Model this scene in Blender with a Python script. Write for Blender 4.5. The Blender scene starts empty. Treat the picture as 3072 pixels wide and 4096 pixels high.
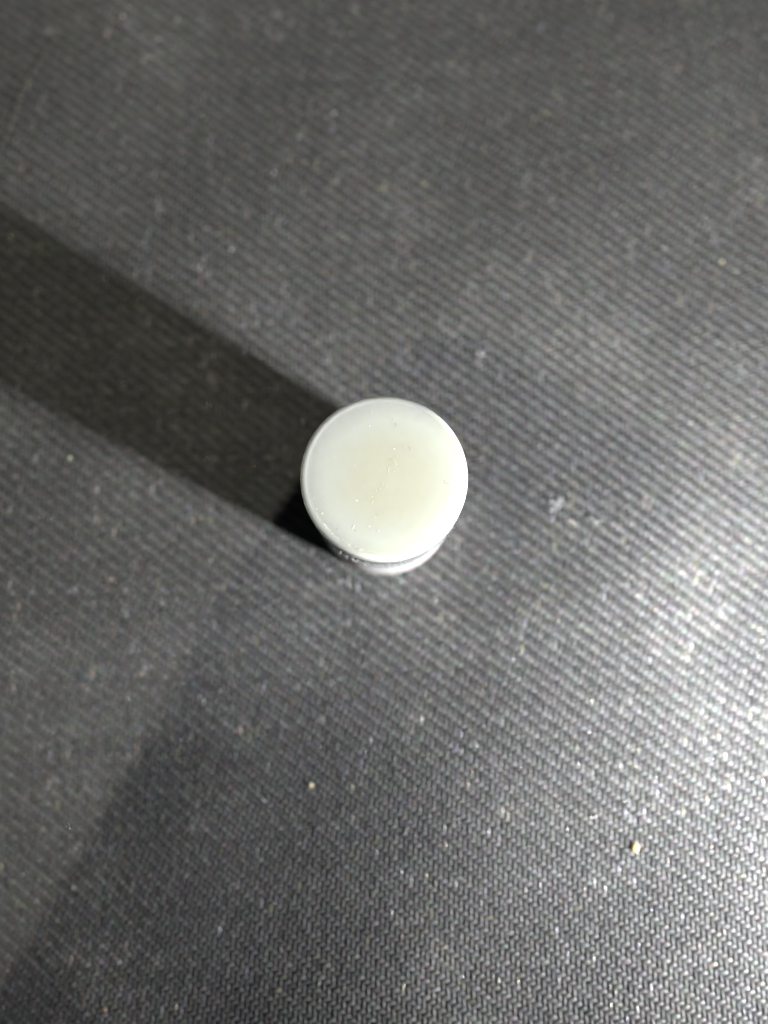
import bpy, bmesh, math, random
import numpy as np
from mathutils import Vector, Matrix

MM = 0.001
random.seed(7)
rng = np.random.default_rng(7)
scene = bpy.context.scene
COL = scene.collection

# ------------------------------------------------------------------ camera
F_PX, W_PX, H_PX = 3077.0, 3072.0, 4096.0
TILT = math.radians(9.5)
CAM = Vector((0.0, -15.68, 91.78))           # mm, tube base centre is the origin
cd = bpy.data.cameras.new('camera')
cam = bpy.data.objects.new('camera', cd)
COL.objects.link(cam)
cam.location = CAM * MM
cam.rotation_euler = (TILT, 0, 0)
cd.sensor_fit = 'HORIZONTAL'
cd.sensor_width = 6.0
cd.lens = 6.0 * F_PX / W_PX
cd.clip_start = 0.002
cd.clip_end = 20.0
cd.dof.use_dof = True
cd.dof.focus_distance = 74.8 * MM
cd.dof.aperture_fstop = 1.85
scene.camera = cam

# ------------------------------------------------------------------ world, lamps, exposure
world = bpy.data.worlds.new('World')
scene.world = world
world.use_nodes = True
bg = world.node_tree.nodes['Background']
bg.inputs['Color'].default_value = (0.80, 0.86, 1.0, 1)
bg.inputs['Strength'].default_value = 0.04


def lamp(name, loc, energy, color, radius, target=None):
    ld = bpy.data.lights.new(name, 'POINT' if target is None else 'AREA')
    ld.energy = energy
    ld.color = color
    if target is None:
        ld.shadow_soft_size = radius * MM
    else:
        ld.shape = 'DISK'
        ld.size = 2 * radius * MM
        ld.spread = math.radians(90)
    o = bpy.data.objects.new(name, ld)
    COL.objects.link(o)
    o.location = Vector(loc) * MM
    if target is not None:
        o.rotation_euler = (Vector(target) - Vector(loc)).to_track_quat('-Z', 'Y').to_euler()
    return o


KEY = (209.0, -118.0, 84.0)                 # small hard lamp that throws the long shadow
lamp('key_lamp', KEY, 4.9, (1.0, 0.985, 0.965), 2.2)
SIDE = (97.0, -54.5, 48.0)                  # soft bright screen-like lamp close by
lamp('side_lamp', SIDE, 0.152, (0.97, 0.985, 1.0), 8.0, (42.0, -17.0, 0.0))
WARM = (-150.0, 150.0, 600.0)                # warm room lamp overhead
lamp('room_lamp', WARM, 6.4, (1.0, 0.965, 0.78), 3.0)

scene.view_settings.view_transform = 'Standard'
scene.view_settings.look = 'None'
scene.view_settings.exposure = 0.0
scene.view_settings.gamma = 1.0
scene.cycles.use_denoising = True


# ------------------------------------------------------------------ helpers
def pix(px, py, z=0.0):
    """photo pixel -> point (mm) on the horizontal plane z, where the thing rests"""
    d = Vector((0, math.sin(TILT), -math.cos(TILT)))
    u = Vector((0, math.cos(TILT), math.sin(TILT)))
    v = d + Vector((1, 0, 0)) * ((px - W_PX / 2) / F_PX) + u * ((H_PX / 2 - py) / F_PX)
    return CAM + v * ((z - CAM.z) / v.z)


def link(name, me, mat, parent=None, smooth=True):
    o = bpy.data.objects.new(name, me)
    COL.objects.link(o)
    if mat:
        me.materials.append(mat)
    if smooth:
        me.polygons.foreach_set('use_smooth', [True] * len(me.polygons))
    if parent:
        o.parent = parent
    return o


def mesh_np(name, verts_mm, quads):
    me = bpy.data.meshes.new(name)
    n, q = len(verts_mm), len(quads)
    me.vertices.add(n)
    me.vertices.foreach_set('co', (np.asarray(verts_mm, np.float32) * MM).ravel())
    me.loops.add(q * 4)
    me.loops.foreach_set('vertex_index', np.asarray(quads, np.int32).ravel())
    me.polygons.add(q)
    me.polygons.foreach_set('loop_start', np.arange(q, dtype=np.int32) * 4)
    me.polygons.foreach_set('loop_total', np.full(q, 4, np.int32))
    me.update(calc_edges=True)
    me.validate()
    return me


def tag(o, label=None, cat=None, group=None, kind=None):
    for k, v in (('label', label), ('category', cat), ('group', group), ('kind', kind)):
        if v:
            o[k] = v
    return o


def lathe(name, profile, mat, parent=None, seg=160, sharp=None):
    """profile: list of (r, z) mm, from the axis at the bottom to the axis at the top"""
    verts, faces = [], []
    rings = []
    for r, z in profile:
        if r < 1e-6:
            rings.append([len(verts)])
            verts.append((0, 0, z * MM))
        else:
            rings.append(list(range(len(verts), len(verts) + seg)))
            verts += [(r * MM * math.cos(2 * math.pi * k / seg), r * MM * math.sin(2 * math.pi * k / seg), z * MM)
                      for k in range(seg)]
    for a, b in zip(rings[:-1], rings[1:]):
        for k in range(seg):
            k2 = (k + 1) % seg
            if len(a) == 1:
                faces.append((a[0], b[k2], b[k]))
            elif len(b) == 1:
                faces.append((a[k], a[k2], b[0]))
            else:
                faces.append((a[k], a[k2], b[k2], b[k]))
    me = bpy.data.meshes.new(name)
    me.from_pydata(verts, [], faces)
    return link(name, me, mat, parent)


def fillet(r_out, z_top, rad, n=6):
    return [(r_out - rad + rad * math.cos(t), z_top - rad + rad * math.sin(t))
            for t in [math.pi / 2 * i / n for i in range(n + 1)]]


class NT:
    """tiny node-graph helper"""
    def __init__(self, name):
        self.m = bpy.data.materials.new(name)
        self.m.use_nodes = True
        self.t = self.m.node_tree
        self.b = self.t.nodes['Principled BSDF']

    def n(self, kind, **kw):
        nd = self.t.nodes.new(kind)
        for k, v in kw.items():
            if k in nd.inputs:
                nd.inputs[k].default_value = v
            else:
                setattr(nd, k, v)
        return nd

    def l(self, a, b):
        self.t.links.new(a, b)

    def ramp(self, src, stops):
        r = self.n('ShaderNodeValToRGB')
        cr = r.color_ramp
        while len(cr.elements) < len(stops):
            cr.elements.new(0.5)
        for e, (p, c) in zip(cr.elements, stops):
            e.position = p
            e.color = c if len(c) == 4 else (*c, 1)
        self.l(src, r.inputs[0])
        return r.outputs[0]

    def mul(self, a, b, fac=1.0, mode='MULTIPLY'):
        x = self.n('ShaderNodeMix', data_type='RGBA', blend_type=mode)
        x.inputs[0].default_value = fac
        self.l(a, x.inputs[6])
        if hasattr(b, 'links'):
            self.l(b, x.inputs[7])
        else:
            x.inputs[7].default_value = (*b, 1)
        return x.outputs[2]


def simple(name, col, rough=0.6, spec=0.4, var=0.15, scale=3000.0):
    g = NT(name)
    tc = g.n('ShaderNodeTexCoord')
    no = g.n('ShaderNodeTexNoise', Scale=scale, Detail=3.0)
    g.l(tc.outputs['Object'], no.inputs['Vector'])
    lo = tuple(c * (1 - var) for c in col)
    hi = tuple(min(1, c * (1 + var)) for c in col)
    g.l(g.ramp(no.outputs['Fac'], [(0.3, lo), (0.7, hi)]), g.b.inputs['Base Color'])
    g.b.inputs['Roughness'].default_value = rough
    g.b.inputs['Specular IOR Level'].default_value = spec
    return g


# ------------------------------------------------------------------ materials
def yarn_material(name, spec, rough):
    g = NT(name)
    at = g.n('ShaderNodeAttribute', attribute_name='tint')
    tc = g.n('ShaderNodeTexCoord')
    # dusty haze rubbed into the cloth, in patches
    n1 = g.n('ShaderNodeTexNoise', Scale=38.0, Detail=5.0, Roughness=0.6)
    g.l(tc.outputs['Object'], n1.inputs['Vector'])
    dust = g.ramp(n1.outputs['Fac'], [(0.36, (0.84, 0.84, 0.86)), (0.54, (1.0, 1.0, 1.0)), (0.70, (1.7, 1.68, 1.64))])
    # single fibres in the yarn
    n2 = g.n('ShaderNodeTexNoise', Scale=14000.0, Detail=2.0)
    g.l(tc.outputs['Object'], n2.inputs['Vector'])
    fib = g.ramp(n2.outputs['Fac'], [(0.3, (0.72, 0.72, 0.72)), (0.7, (1.3, 1.3, 1.3))])
    c = g.mul(g.mul(at.outputs['Color'], dust), fib)
    g.l(c, g.b.inputs['Base Color'])
    rr = g.n('ShaderNodeMath', operation='SUBTRACT')
    rr.inputs[0].default_value = rough
    g.l(at.outputs['Alpha'], rr.inputs[1])
    g.l(rr.outputs[0], g.b.inputs['Roughness'])
    g.b.inputs['Specular IOR Level'].default_value = spec
    g.b.inputs['Sheen Weight'].default_value = 0.25
    g.b.inputs['Sheen Roughness'].default_value = 0.4
    bp = g.n('ShaderNodeBump', Strength=0.35, Distance=0.00002)
    g.l(n2.outputs['Fac'], bp.inputs['Height'])
    g.l(bp.outputs['Normal'], g.b.inputs['Normal'])
    return g.m


M_WARP = yarn_material('warp yarn', 0.34, 0.52)
M_WEFT = yarn_material('weft yarn', 0.45, 0.50)
M_BACK = simple('fabric backing', (0.045, 0.045, 0.045), 0.9, 0.1).m

# frosted polypropylene: light sinks in and spreads
g = NT('frosted plastic')
tc = g.n('ShaderNodeTexCoord')
sep = g.n('ShaderNodeSeparateXYZ')
g.l(tc.outputs['Object'], sep.inputs[0])
ln = g.n('ShaderNodeVectorMath', operation='LENGTH')
mp = g.n('ShaderNodeMapping')
mp.inputs['Location'].default_value = (-0.0006, 0.0003, 0)
mp.inputs['Scale'].default_value = (1, 1, 0)
nw = g.n('ShaderNodeTexNoise', Scale=260.0, Detail=3.0)
g.l(tc.outputs['Object'], nw.inputs['Vector'])
g.l(tc.outputs['Object'], mp.inputs[0])
g.l(mp.outputs[0], ln.inputs[0])
wob = g.n('ShaderNodeMath', operation='MULTIPLY_ADD')
g.l(nw.outputs['Fac'], wob.inputs[0])
wob.inputs[1].default_value = 0.0016
g.l(ln.outputs['Value'], wob.inputs[2])
sc_ = g.n('ShaderNodeMath', operation='MULTIPLY')
g.l(wob.outputs[0], sc_.inputs[0])
sc_.inputs[1].default_value = 100.0
# the cream contents show faintly through the middle of the lid
col = g.ramp(sc_.outputs[0], [(0.40, (0.69, 0.69, 0.56)), (0.70, (0.72, 0.745, 0.665)), (0.91, (0.61, 0.62, 0.565))])
n3 = g.n('ShaderNodeTexNoise', Scale=900.0, Detail=6.0, Roughness=0.65)
g.l(tc.outputs['Object'], n3.inputs['Vector'])
mott = g.ramp(n3.outputs['Fac'], [(0.35, (0.975, 0.975, 0.97)), (0.65, (1.0, 1.0, 1.0))])
g.l(g.mul(col, mott), g.b.inputs['Base Color'])
g.b.inputs['Roughness'].default_value = 0.36
g.b.inputs['IOR'].default_value = 1.49
g.b.inputs['Specular IOR Level'].default_value = 0.5
g.b.inputs['Subsurface Weight'].default_value = 1.0
g.b.inputs['Subsurface Radius'].default_value = (1.0, 1.0, 0.85)
g.b.inputs['Subsurface Scale'].default_value = 0.0026
n4 = g.n('ShaderNodeTexNoise', Scale=5200.0, Detail=4.0)
g.l(tc.outputs['Object'], n4.inputs['Vector'])
bp = g.n('ShaderNodeBump', Strength=0.12, Distance=0.00004)
g.l(n4.outputs['Fac'], bp.inputs['Height'])
g.l(bp.outputs['Normal'], g.b.inputs['Normal'])
M_LID = g.m

g = simple('paper label', (0.42, 0.40, 0.385), 0.5, 0.4, 0.05, 700.0)
g.b.inputs['Subsurface Weight'].default_value = 0.6
g.b.inputs['Subsurface Scale'].default_value = 0.0025
M_BODY = g.m
M_BAND = simple('sticky grey band', (0.15, 0.15, 0.145), 0.45, 0.5, 0.45, 1600.0).m
M_STRIPE = simple('blue print', (0.06, 0.10, 0.13), 0.45, 0.5, 0.1).m
M_LINT = simple('white lint', (0.55, 0.55, 0.53), 0.6, 0.4, 0.1).m
M_LINT2 = simple('pale yellow lint and highlight', (0.92, 0.90, 0.70), 0.5, 0.5, 0.1).m

# ------------------------------------------------------------------ the fabric: 2/2 twill of real yarn floats
PW, PF = 0.545, 0.425            # warp pitch (x) and weft pitch (y), mm
X0, X1, Y0, Y1 = -62.0, 62.0, -66.0, 84.0
ROT = math.radians(1.5)


def swell(x, y):
    """the cloth is not quite flat (mm); it is flat under the tube"""
    s = (np.sin(x * 0.083 + 1.3) * np.cos(y * 0.061 - 0.4) + 0.6 * np.sin(x * 0.17 - y * 0.11 + 2.0)
         + 0.5 * np.cos(x * 0.045 + y * 0.19))
    r = np.hypot(x, y)
    k = np.clip((r - 9.0) / 18.0, 0, 1)
    z = 0.24 * s * k * k * (3 - 2 * k) - 0.02
    # the tube sits in a shallow dimple of the soft cloth
    q = np.clip(r - 8.3, 0, None) / 11.5
    z = z + 1.45 * (1 - np.exp(-q * q))
    # a slope and fold added below it, shaped to deepen the wedge shade
    wy = np.clip((-7.0 - y) / 22.0, 0, 1)
    wy = wy * wy * (3 - 2 * wy)
    sp = lambda v: np.log1p(np.exp(np.clip(v, -30, 30)))
    xb = -29.0 + (y + 24.5) / 1.73           # bottom of the added fold, along the wedge shadow's edge
    z = z - (0.15 * 6.0 * sp((4.0 - x) / 6.0) - 0.195 * 3.0 * sp((xb + 2.0 - x) / 3.0)) * wy
    return z


def floats(along_y):
    nw, nf = int((X1 - X0) / PW), int((Y1 - Y0) / PF)
    i, j = np.meshgrid(np.arange(nw), np.arange(nf), indexing='ij')
    i, j = i.ravel(), j.ravel()
    # twill lines fall to the right: warp on top where (i + j) mod 4 in {0, 1}
    ph = (i + j) % 4
    if along_y:
        sel = ph == 0                         # float covers wefts j and j+1
        i, j = i[sel], j[sel]
        cx, cy = X0 + (i + 0.5) * PW, Y0 + (j + 1.0) * PF
        L, Wd, Hh = 2.45 * PF / 2, 0.46 / 2, 0.105
        thread = i
        nth = nw
    else:
        sel = ph == 2                         # weft on top over warps i and i+1
        i, j = i[sel], j[sel]
        cx, cy = X0 + (i + 1.0) * PW, Y0 + (j + 0.5) * PF
        L, Wd, Hh = 2.10 * PW / 2, 0.44 / 2, 0.125
        thread = j
        nth = nf
    n = len(i)
    tw = rng.normal(0, 1, nth)[thread]        # each thread has its own thickness and tone
    wid = Wd * (1 + 0.07 * tw + rng.normal(0, 0.07, n))
    ln_ = L * (1 + rng.normal(0, 0.05, n))
    hh = Hh * (1 + rng.normal(0, 0.17 if along_y else 0.12, n))
    cx = cx + rng.normal(0, 0.028, n)
    cy = cy + rng.normal(0, 0.024, n)
    ang = rng.normal(0.10 if along_y else 0.05, 0.085, n)
    if along_y:
        ang = ang + math.pi / 2
    us = np.array([-1.0, -0.62, 0.0, 0.62, 1.0])
    vs = np.array([-1.0, -0.62, 0.0, 0.62, 1.0])
    V, U = np.meshgrid(vs, us, indexing='ij')            # V along, U across
    V, U = V.ravel(), U.ravel()
    prof = np.clip(1 - U * U, 0, 1) ** 0.6 * np.clip(1 - np.abs(V) ** 3.4, 0, 1)
    prof = prof - 0.35 * (V ** 4)
    taper = 1 - 0.30 * V ** 4
    skew = rng.normal(0, 0.10, n)
    lx = ln_[:, None] * V[None]
    ly = wid[:, None] * (U * taper)[None]
    z = hh[:, None] * (prof[None] * (1 + skew[:, None] * V[None]))
    ca, sa = np.cos(ang)[:, None], np.sin(ang)[:, None]
    x = cx[:, None] + ca * lx - sa * ly
    y = cy[:, None] + sa * lx + ca * ly
    # long slow drift of the weave so that rows are not ruler straight
    dx = 0.22 * np.sin(y * 0.045 + 0.7) + 0.10 * np.sin(y * 0.15 + x * 0.03)
    dy = 0.26 * np.sin(x * 0.040 + 0.2) + 0.10 * np.sin(x * 0.13 - y * 0.02)
    x, y = x + dx, y + dy
    cr, sr = math.cos(ROT), math.sin(ROT)
    x, y = cr * x - sr * y, sr * x + cr * y
    z = z - 0.14 + swell(x, y)
    verts = np.stack([x, y, z], -1).reshape(-1, 3)
    q = []
    for a in range(4):
        for b in range(4):
            q.append([a * 5 + b, a * 5 + b + 1, (a + 1) * 5 + b + 1, (a + 1) * 5 + b])
    q = np.array(q)
    if along_y:
        pass
    quads = (np.arange(n)[:, None, None] * 25 + q[None]).reshape(-1, 4)[:, ::-1]
    tone = np.exp(rng.normal(0, 0.15, n) + 0.07 * tw)
    tone = tone * (0.70 if along_y else 1.03)  # warp toned darker than weft: rib shading put into the yarn colour
    base = np.stack([tone * 0.064, tone * 0.064, tone * 0.0635], -1)
    hue = rng.normal(0, 1, (n, 3)) * 0.05
    base = base * (1 + hue)
    gloss = np.clip(rng.normal(0.0, 0.05, n), -0.12, 0.12)
    # a few floats hold a shiny or coloured filament
    k = rng.random(n) < (0.055 if along_y else 0.008)
    pal = np.array([[.30, .29, .28], [.28, .29, .31], [.33, .28, .25], [.30, .30, .23], [.27, .26, .31], [.3, .3, .3]])
    base[k] = pal[rng.integers(0, len(pal), k.sum())] * rng.uniform(0.15, 0.5, (k.sum(), 1))
    gloss[k] = rng.uniform(0.20, 0.42, k.sum())
    return verts, quads, np.concatenate([base, gloss[:, None]], 1)


def yarn(name, along_y, mat, parent):
    v, q, c = floats(along_y)
    # mesh faces must look up
    a, b, d = v[q[8, 0]], v[q[8, 1]], v[q[8, 2]]
    if np.cross(b - a, d - a)[2] < 0:
        q = q[:, ::-1]
    me = mesh_np(name, v, q)
    at = me.attributes.new('tint', 'FLOAT_COLOR', 'POINT')
    at.data.foreach_set('color', np.repeat(c, 25, axis=0).astype(np.float32).ravel())
    o = link(name, me, mat, parent)
    o['kind'] = 'stuff'
    return o


gx, gy = np.meshgrid(np.linspace(X0 - 3, X1 + 3, 90), np.linspace(Y0 - 3, Y1 + 3, 110), indexing='ij')
gv = np.stack([gx.ravel(), gy.ravel(), swell(gx.ravel(), gy.ravel()) - 0.16], -1)
idx = np.arange(90 * 110).reshape(90, 110)
gq = np.stack([idx[:-1, :-1], idx[1:, :-1], idx[1:, 1:], idx[:-1, 1:]], -1).reshape(-1, 4)
fabric = link('fabric', mesh_np('fabric', gv, gq), M_BACK)
tag(fabric, label='black twill woven fabric surface under the tube', kind='structure')
yarn('warp_yarn', True, M_WARP, fabric)
yarn('weft_yarn', False, M_WEFT, fabric)


# ------------------------------------------------------------------ fine fibres and specks
class Fib:
    """collects thin three-sided tubes and little blobs in one mesh"""
    def __init__(self):
        self.v, self.f = [], []

    def tube(self, pts, r):
        n0 = len(self.v)
        for k, p in enumerate(pts):
            a = pts[min(k + 1, len(pts) - 1)] - pts[max(k - 1, 0)]
            a.normalize()
            s = a.orthogonal().normalized()
            t = a.cross(s)
            rr = r * (0.5 if k in (0, len(pts) - 1) else 1.0)
            for m in range(4):
                w = 2 * math.pi * m / 4
                self.v.append(p + (s * math.cos(w) + t * math.sin(w)) * rr)
        for k in range(len(pts) - 1):
            for m in range(4):
                m2 = (m + 1) % 4
                self.f.append((n0 + k * 4 + m, n0 + k * 4 + m2, n0 + (k + 1) * 4 + m2, n0 + (k + 1) * 4 + m))
        self.f.append((n0 + 3, n0 + 2, n0 + 1, n0))
        e = n0 + 4 * (len(pts) - 1)
        self.f.append((e, e + 1, e + 2, e + 3))

    def blob(self, c, r, sub=1):
        bm = bmesh.new()
        bmesh.ops.create_icosphere(bm, subdivisions=sub, radius=1.0)
        n0 = len(self.v)
        sx, sy, sz = (random.uniform(.7, 1.3) if sub < 2 else random.uniform(.92, 1.1) for _ in range(3))
        for v in bm.verts:
            k = r * (random.uniform(.8, 1.15) if sub < 2 else random.uniform(.94, 1.06))
            self.v.append(c + Vector((v.co.x * sx * k, v.co.y * sy * k, v.co.z * sz * k * .55)))
        for f in bm.faces:
            self.f.append(tuple(n0 + v.index for v in f.verts))
        bm.free()

    def build(self, name, mat, parent=None, origin=None):
        o_ = origin or Vector((0, 0, 0))
        me = bpy.data.meshes.new(name)
        me.from_pydata([tuple((p - o_) * MM) for p in self.v], [], self.f)
        ob = link(name, me, mat, parent)
        ob.location = o_ * MM
        return ob


def curl(p, d, length, bend, n=7, up=0.0):
    """a curly fibre that starts at p and heads along d"""
    pts, q, dr = [], p.copy(), d.normalized()
    ax = Vector((random.gauss(0, .25), random.gauss(0, .25), 1)).normalized()
    for _ in range(n):
        pts.append(q.copy())
        q = q + dr * (length / (n - 1))
        dr = Matrix.Rotation(bend / (n - 1) + random.gauss(0, .2), 3, ax) @ dr
        dr.z += up
        dr.normalize()
    return pts


# ------------------------------------------------------------------ the tube
HT = 19.0
tube = bpy.data.objects.new('plastic_tube', None)
COL.objects.link(tube)
tag(tube, 'small round tube with frosted white plastic lid standing upright on black woven fabric', 'tube')
lathe('body', [(0, 0.0), (7.4, 0.0)] + [(7.65, .08), (7.82, .25), (7.9, .5), (8.0, 9.8), (8.0, 12.0), (7.98, 15.2), (7.6, 15.5), (0, 15.5)],
      M_BODY, tube)
lathe('printed_stripe', [(7.9, 10.15), (8.02, 10.15), (8.025, 10.2), (8.025, 11.15), (8.02, 11.2), (7.9, 11.2)], M_STRIPE, tube)
band = lathe('sticky_band', [(7.9, 12.0), (8.02, 12.0), (8.045, 12.06), (8.045, 16.25), (8.02, 16.3), (7.4, 16.3)], M_BAND, tube)
lid_profile = [(0, 16.32), (7.6, 16.32), (7.95, 16.36), (8.10, 16.5), (8.14, 16.9), (8.13, 18.6)]
lid_profile += fillet(8.13, 19.05, 0.32, 7)[1:]
lid_profile += [(7.66, 19.055), (7.60, 19.05), (7.53, 19.02), (7.4, 19.01), (7.2, 19.012), (6.5, 19.02), (5.0, 19.03), (2.5, 19.035), (0, 19.035)]
lathe('lid', lid_profile, M_LID, tube, seg=220)

fb = Fib()
for _ in range(1700):
    a = random.uniform(0, 2 * math.pi)
    z = random.choice([random.gauss(12.3, .25), random.uniform(12.0, 16.2)])
    nrm = Vector((math.cos(a), math.sin(a), 0))
    tan = Vector((-math.sin(a), math.cos(a), 0))
    p = nrm * 8.05 + Vector((0, 0, z))
    d = nrm * random.uniform(.0, .4) + tan * random.uniform(-1, 1) + Vector((0, 0, random.uniform(-.7, .7)))
    fb.tube(curl(p, d, random.uniform(.12, .42), random.uniform(-5, 5), 6), random.uniform(.007, .013))
for a0, n in ((math.radians(-31), 8), (math.radians(-131), 5), (math.radians(170), 3), (math.radians(-36), 6)):
    for _ in range(n):
        a = a0 + random.gauss(0, .035)
        nrm = Vector((math.cos(a), math.sin(a), 0))
        p = nrm * 8.05 + Vector((0, 0, random.uniform(14, 16.6)))
        d = nrm + Vector((random.gauss(0, .5), random.gauss(0, .5), random.uniform(-.3, .6)))
        fb.tube(curl(p, d, random.uniform(.25, .55), random.uniform(-6, 6), 8), .009)
tag(fb.build('lint', M_LINT, tube), kind='stuff')

# dust and short fibres lying on the lid, where the photograph shows them
def lid_pt(zx, zy):
    p = pix(1100 + zx * .5425, 1500 + zy * .5425, 19.03)
    p.z = 19.04
    return p


fb = Fib()
for zx, zy, r in ((697, 373, .05), (876, 324, .04), (876, 545, .05), (440, 605, .03), (586, 660, .03), (882, 712, .04),
                  (745, 852, .045), (774, 843, .04), (715, 893, .045), (717, 935, .04), (762, 1148, .05), (308, 989, .04),
                  (347, 1020, .04), (285, 912, .03), (846, 603, .03), (603, 925, .04), (695, 1117, .04), (722, 1158, .035)):
    fb.blob(lid_pt(zx, zy), r * 1.5)
for zx, zy, L, bd in ((850, 680, .7, 1.8), (900, 660, .6, -1), (610, 568, .4, 2.5), (940, 510, .8, .4), (780, 780, .5, .5),
                      (830, 822, .35, -2), (700, 960, .45, 1.5), (755, 1020, .5, -2.2), (735, 1050, .3, 1), (590, 1110, .55, 2),
                      (585, 1145, .4, -1), (885, 960, .4, 2), (985, 760, .25, 0), (905, 605, .25, 1), (712, 268, .25, .3),
                      (455, 1000, .3, 1), (940, 1030, .3, -1), (820, 1010, .25, 2), (640, 1290, .4, 1)):
    w = random.uniform(0, 6.28)
    fb.tube(curl(lid_pt(zx, zy), Vector((math.cos(w), math.sin(w), 0.02)), L * .9, bd), random.uniform(.016, .024))
for _ in range(70):
    a, r = random.uniform(0, 6.28), 6.6 * math.sqrt(random.random())
    fb.blob(Vector((r * math.cos(a) - .6, r * math.sin(a) - .8, 19.03)), random.uniform(.012, .024))
for k in range(110):                            # pale blobs standing in for the highlight arc inside the rim
    a = math.radians(random.triangular(192, 262, 222))
    r = random.gauss(7.42, .05)
    fb.blob(Vector((r * math.cos(a), r * math.sin(a), 19.02)), random.uniform(.02, .045))
tag(fb.build('dust', M_LINT2, tube), kind='stuff')  # lid dust together with the blobs of the rim highlight

M_GREY = simple('grey lint', (0.33, 0.33, 0.30), 0.8, 0.2).m
fb = Fib()
for zx, zy, L, bd in ((885, 378, .45, 3), (990, 552, .5, 4), (1245, 770, .9, 1.6), (450, 1140, .3, 1)):
    fb.tube(curl(lid_pt(zx, zy), Vector((.3, -1, .02)) if zx > 1200 else Vector((1, .4, .02)), L, bd, 8), .016)
tag(fb.build('dark_lint', M_GREY, tube), kind='stuff')


# ------------------------------------------------------------------ crumbs and lint on the cloth
def on_cloth(px, py, lift=0.0):
    z = 0.0
    for _ in range(6):
        p = pix(px, py, z)
        z = float(swell(np.array(p.x), np.array(p.y)))
    p.z = z + lift
    return p


def crumb(px, py, r, col, name, label, cat='crumb'):
    p = on_cloth(px, py, r * .1 - .06)
    f_ = Fib()
    f_.blob(p, r, 2)
    o = f_.build(name, simple(name + ' colour', col, .55, .4, .25, 5000).m, None, Vector((p.x, p.y, p.z - r * .6)))
    return tag(o, label, cat)


crumb(2540, 3390, .48, (.62, .50, .20), 'crumb', 'yellow crumb lying alone on the brightly lit black fabric')
crumb(1242, 3140, .30, (.33, .30, .21), 'crumb', 'cream coloured grain beside glinting specks in the dim fabric')
crumb(418, 4038, .20, (.32, .25, .15), 'crumb', 'tan crumb on the shaded fabric with visible herringbone weave')
crumb(2887, 1045, .20, (.50, .42, .26), 'crumb', 'tiny amber grain on the grey ribbed part of the fabric')
crumb(278, 1830, .20, (.40, .37, .24), 'crumb', 'faint olive grain beside the long dark shadow of the tube')


def lint_tuft(px, py, n, spread, label, r=.03, col=None):
    c = on_cloth(px, py, .02)
    f_ = Fib()
    for _ in range(n):
        p = c + Vector((random.gauss(0, spread), random.gauss(0, spread * .7), random.uniform(0, .15)))
        w = random.uniform(0, 6.28)
        f_.tube(curl(p, Vector((math.cos(w), math.sin(w), .05)), random.uniform(.5, 1.3), random.uniform(-3, 3)), r)
    return tag(f_.build('lint_tuft', col or M_GREYL, None, c), label, 'lint')


M_GREYL = simple('pale lint', (0.48, 0.48, 0.49), 0.8, 0.2).m
lint_tuft(2225, 2015, 20, .32, 'white tuft of lint on the fabric beside the frosted lid')
lint_tuft(1925, 1420, 14, .30, 'pale streak of lint just above the tube, at the edge of a soft shade')
lint_tuft(2390, 2090, 6, .2, 'small loose scrap of lint near the white tuft')
lint_tuft(1380, 2330, 8, .3, 'faint grey lint at the foot of the tube')
lint_tuft(800, 1060, 4, .2, 'small pale lint curl above the long dark shadow')

# a long pale hair on the cloth by the corner
f_ = Fib()
pts = [on_cloth(x, y, .06) for x, y in ((-20, 640), (20, 560), (50, 480), (95, 350), (140, 280), (190, 200), (215, 170))]
f_.tube(pts, .045)
tag(f_.build('stray_thread', simple('dull thread', (.12, .115, .095), .8, .2).m, None, pts[3]),
    'long pale stray thread lying slanted across the dark ribbed fabric', 'thread')

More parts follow.
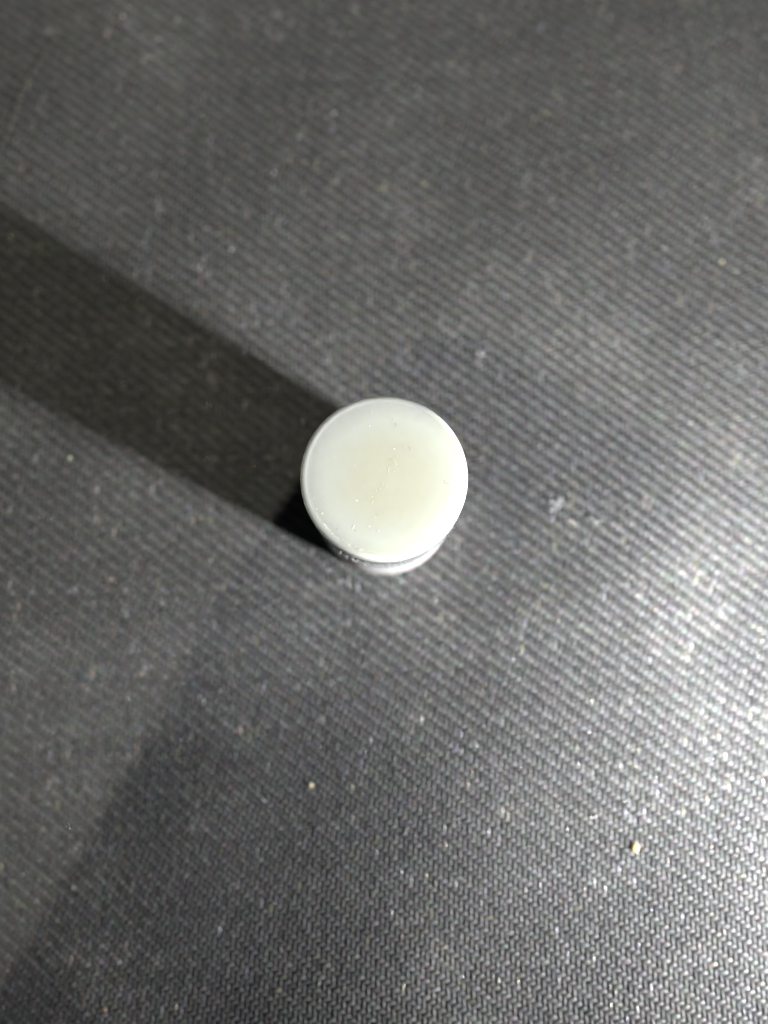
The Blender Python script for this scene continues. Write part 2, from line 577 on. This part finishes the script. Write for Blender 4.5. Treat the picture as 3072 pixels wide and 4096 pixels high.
fb = Fib()
for _ in range(230):
    x, y = random.uniform(-50, 50), random.uniform(-56, 70)
    if math.hypot(x, y) < 8.6:
        continue
    z = float(swell(np.array(x), np.array(y)))
    if random.random() < .75:
        fb.blob(Vector((x, y, z - .01)), min(.16, random.lognormvariate(-2.75, .4)))
    else:
        w = random.uniform(0, 6.28)
        fb.tube(curl(Vector((x, y, z + .01)), Vector((math.cos(w), math.sin(w), .03)), random.uniform(.4, 1.3),
                     random.uniform(-3, 3)), random.uniform(.014, .03))
tag(fb.build('dust', M_GREYL), 'fine pale dust and short fibres scattered over the black fabric', 'dust', kind='stuff')

# ------------------------------------------------------------------ unseen phone above the camera, placed and turned to cast the wedge shadow
def slab(name, w, h, t, rad, mat, parent, loc):
    bm = bmesh.new()
    out = []
    for cx, cy, a0 in ((w - rad, -rad, 0), (rad, -rad, 90), (rad, -h + rad, 180), (w - rad, -h + rad, 270)):
        for k in range(9):
            a = math.radians(a0 + k * 90 / 8)
            out.append(((cx + rad * math.cos(a)) * MM, (cy + rad * math.sin(a)) * MM))
    vb = [bm.verts.new((x, y, 0)) for x, y in out]
    vt = [bm.verts.new((x, y, t * MM)) for x, y in out]
    bm.faces.new(vb[::-1])
    bm.faces.new(vt)
    for k in range(len(out)):
        k2 = (k + 1) % len(out)
        bm.faces.new((vb[k], vb[k2], vt[k2], vt[k]))
    me = bpy.data.meshes.new(name)
    bm.to_mesh(me)
    bm.free()
    o = link(name, me, mat, parent, smooth=False)
    o.location = Vector(loc) * MM
    return o


PH_Z = 115.0
k = PH_Z / WARM[2]
corner = Vector((3.5, 26.5, 0)) * (1 - k) + Vector((WARM[0], WARM[1], 0)) * k
phone = bpy.data.objects.new('phone', None)
COL.objects.link(phone)
phone.location = Vector((corner.x, corner.y, PH_Z)) * MM
phone.rotation_euler = (0, 0, math.radians(-31.5))
tag(phone, 'dark phone held flat above the tube, out of the picture', 'phone')
M_PH = simple('dark phone shell', (0.03, 0.03, 0.032), 0.4, 0.5).m
slab('case', 76, 158, 8.0, 11, M_PH, phone, (0, 0, 0))
slab('camera_bump', 32, 32, 2.0, 8, M_PH, phone, (41, -17, -2.0))
slab('screen', 70, 152, 0.4, 9, simple('dark glass', (0.01, 0.01, 0.012), 0.1, 0.5).m, phone, (3, -3, 8.0))
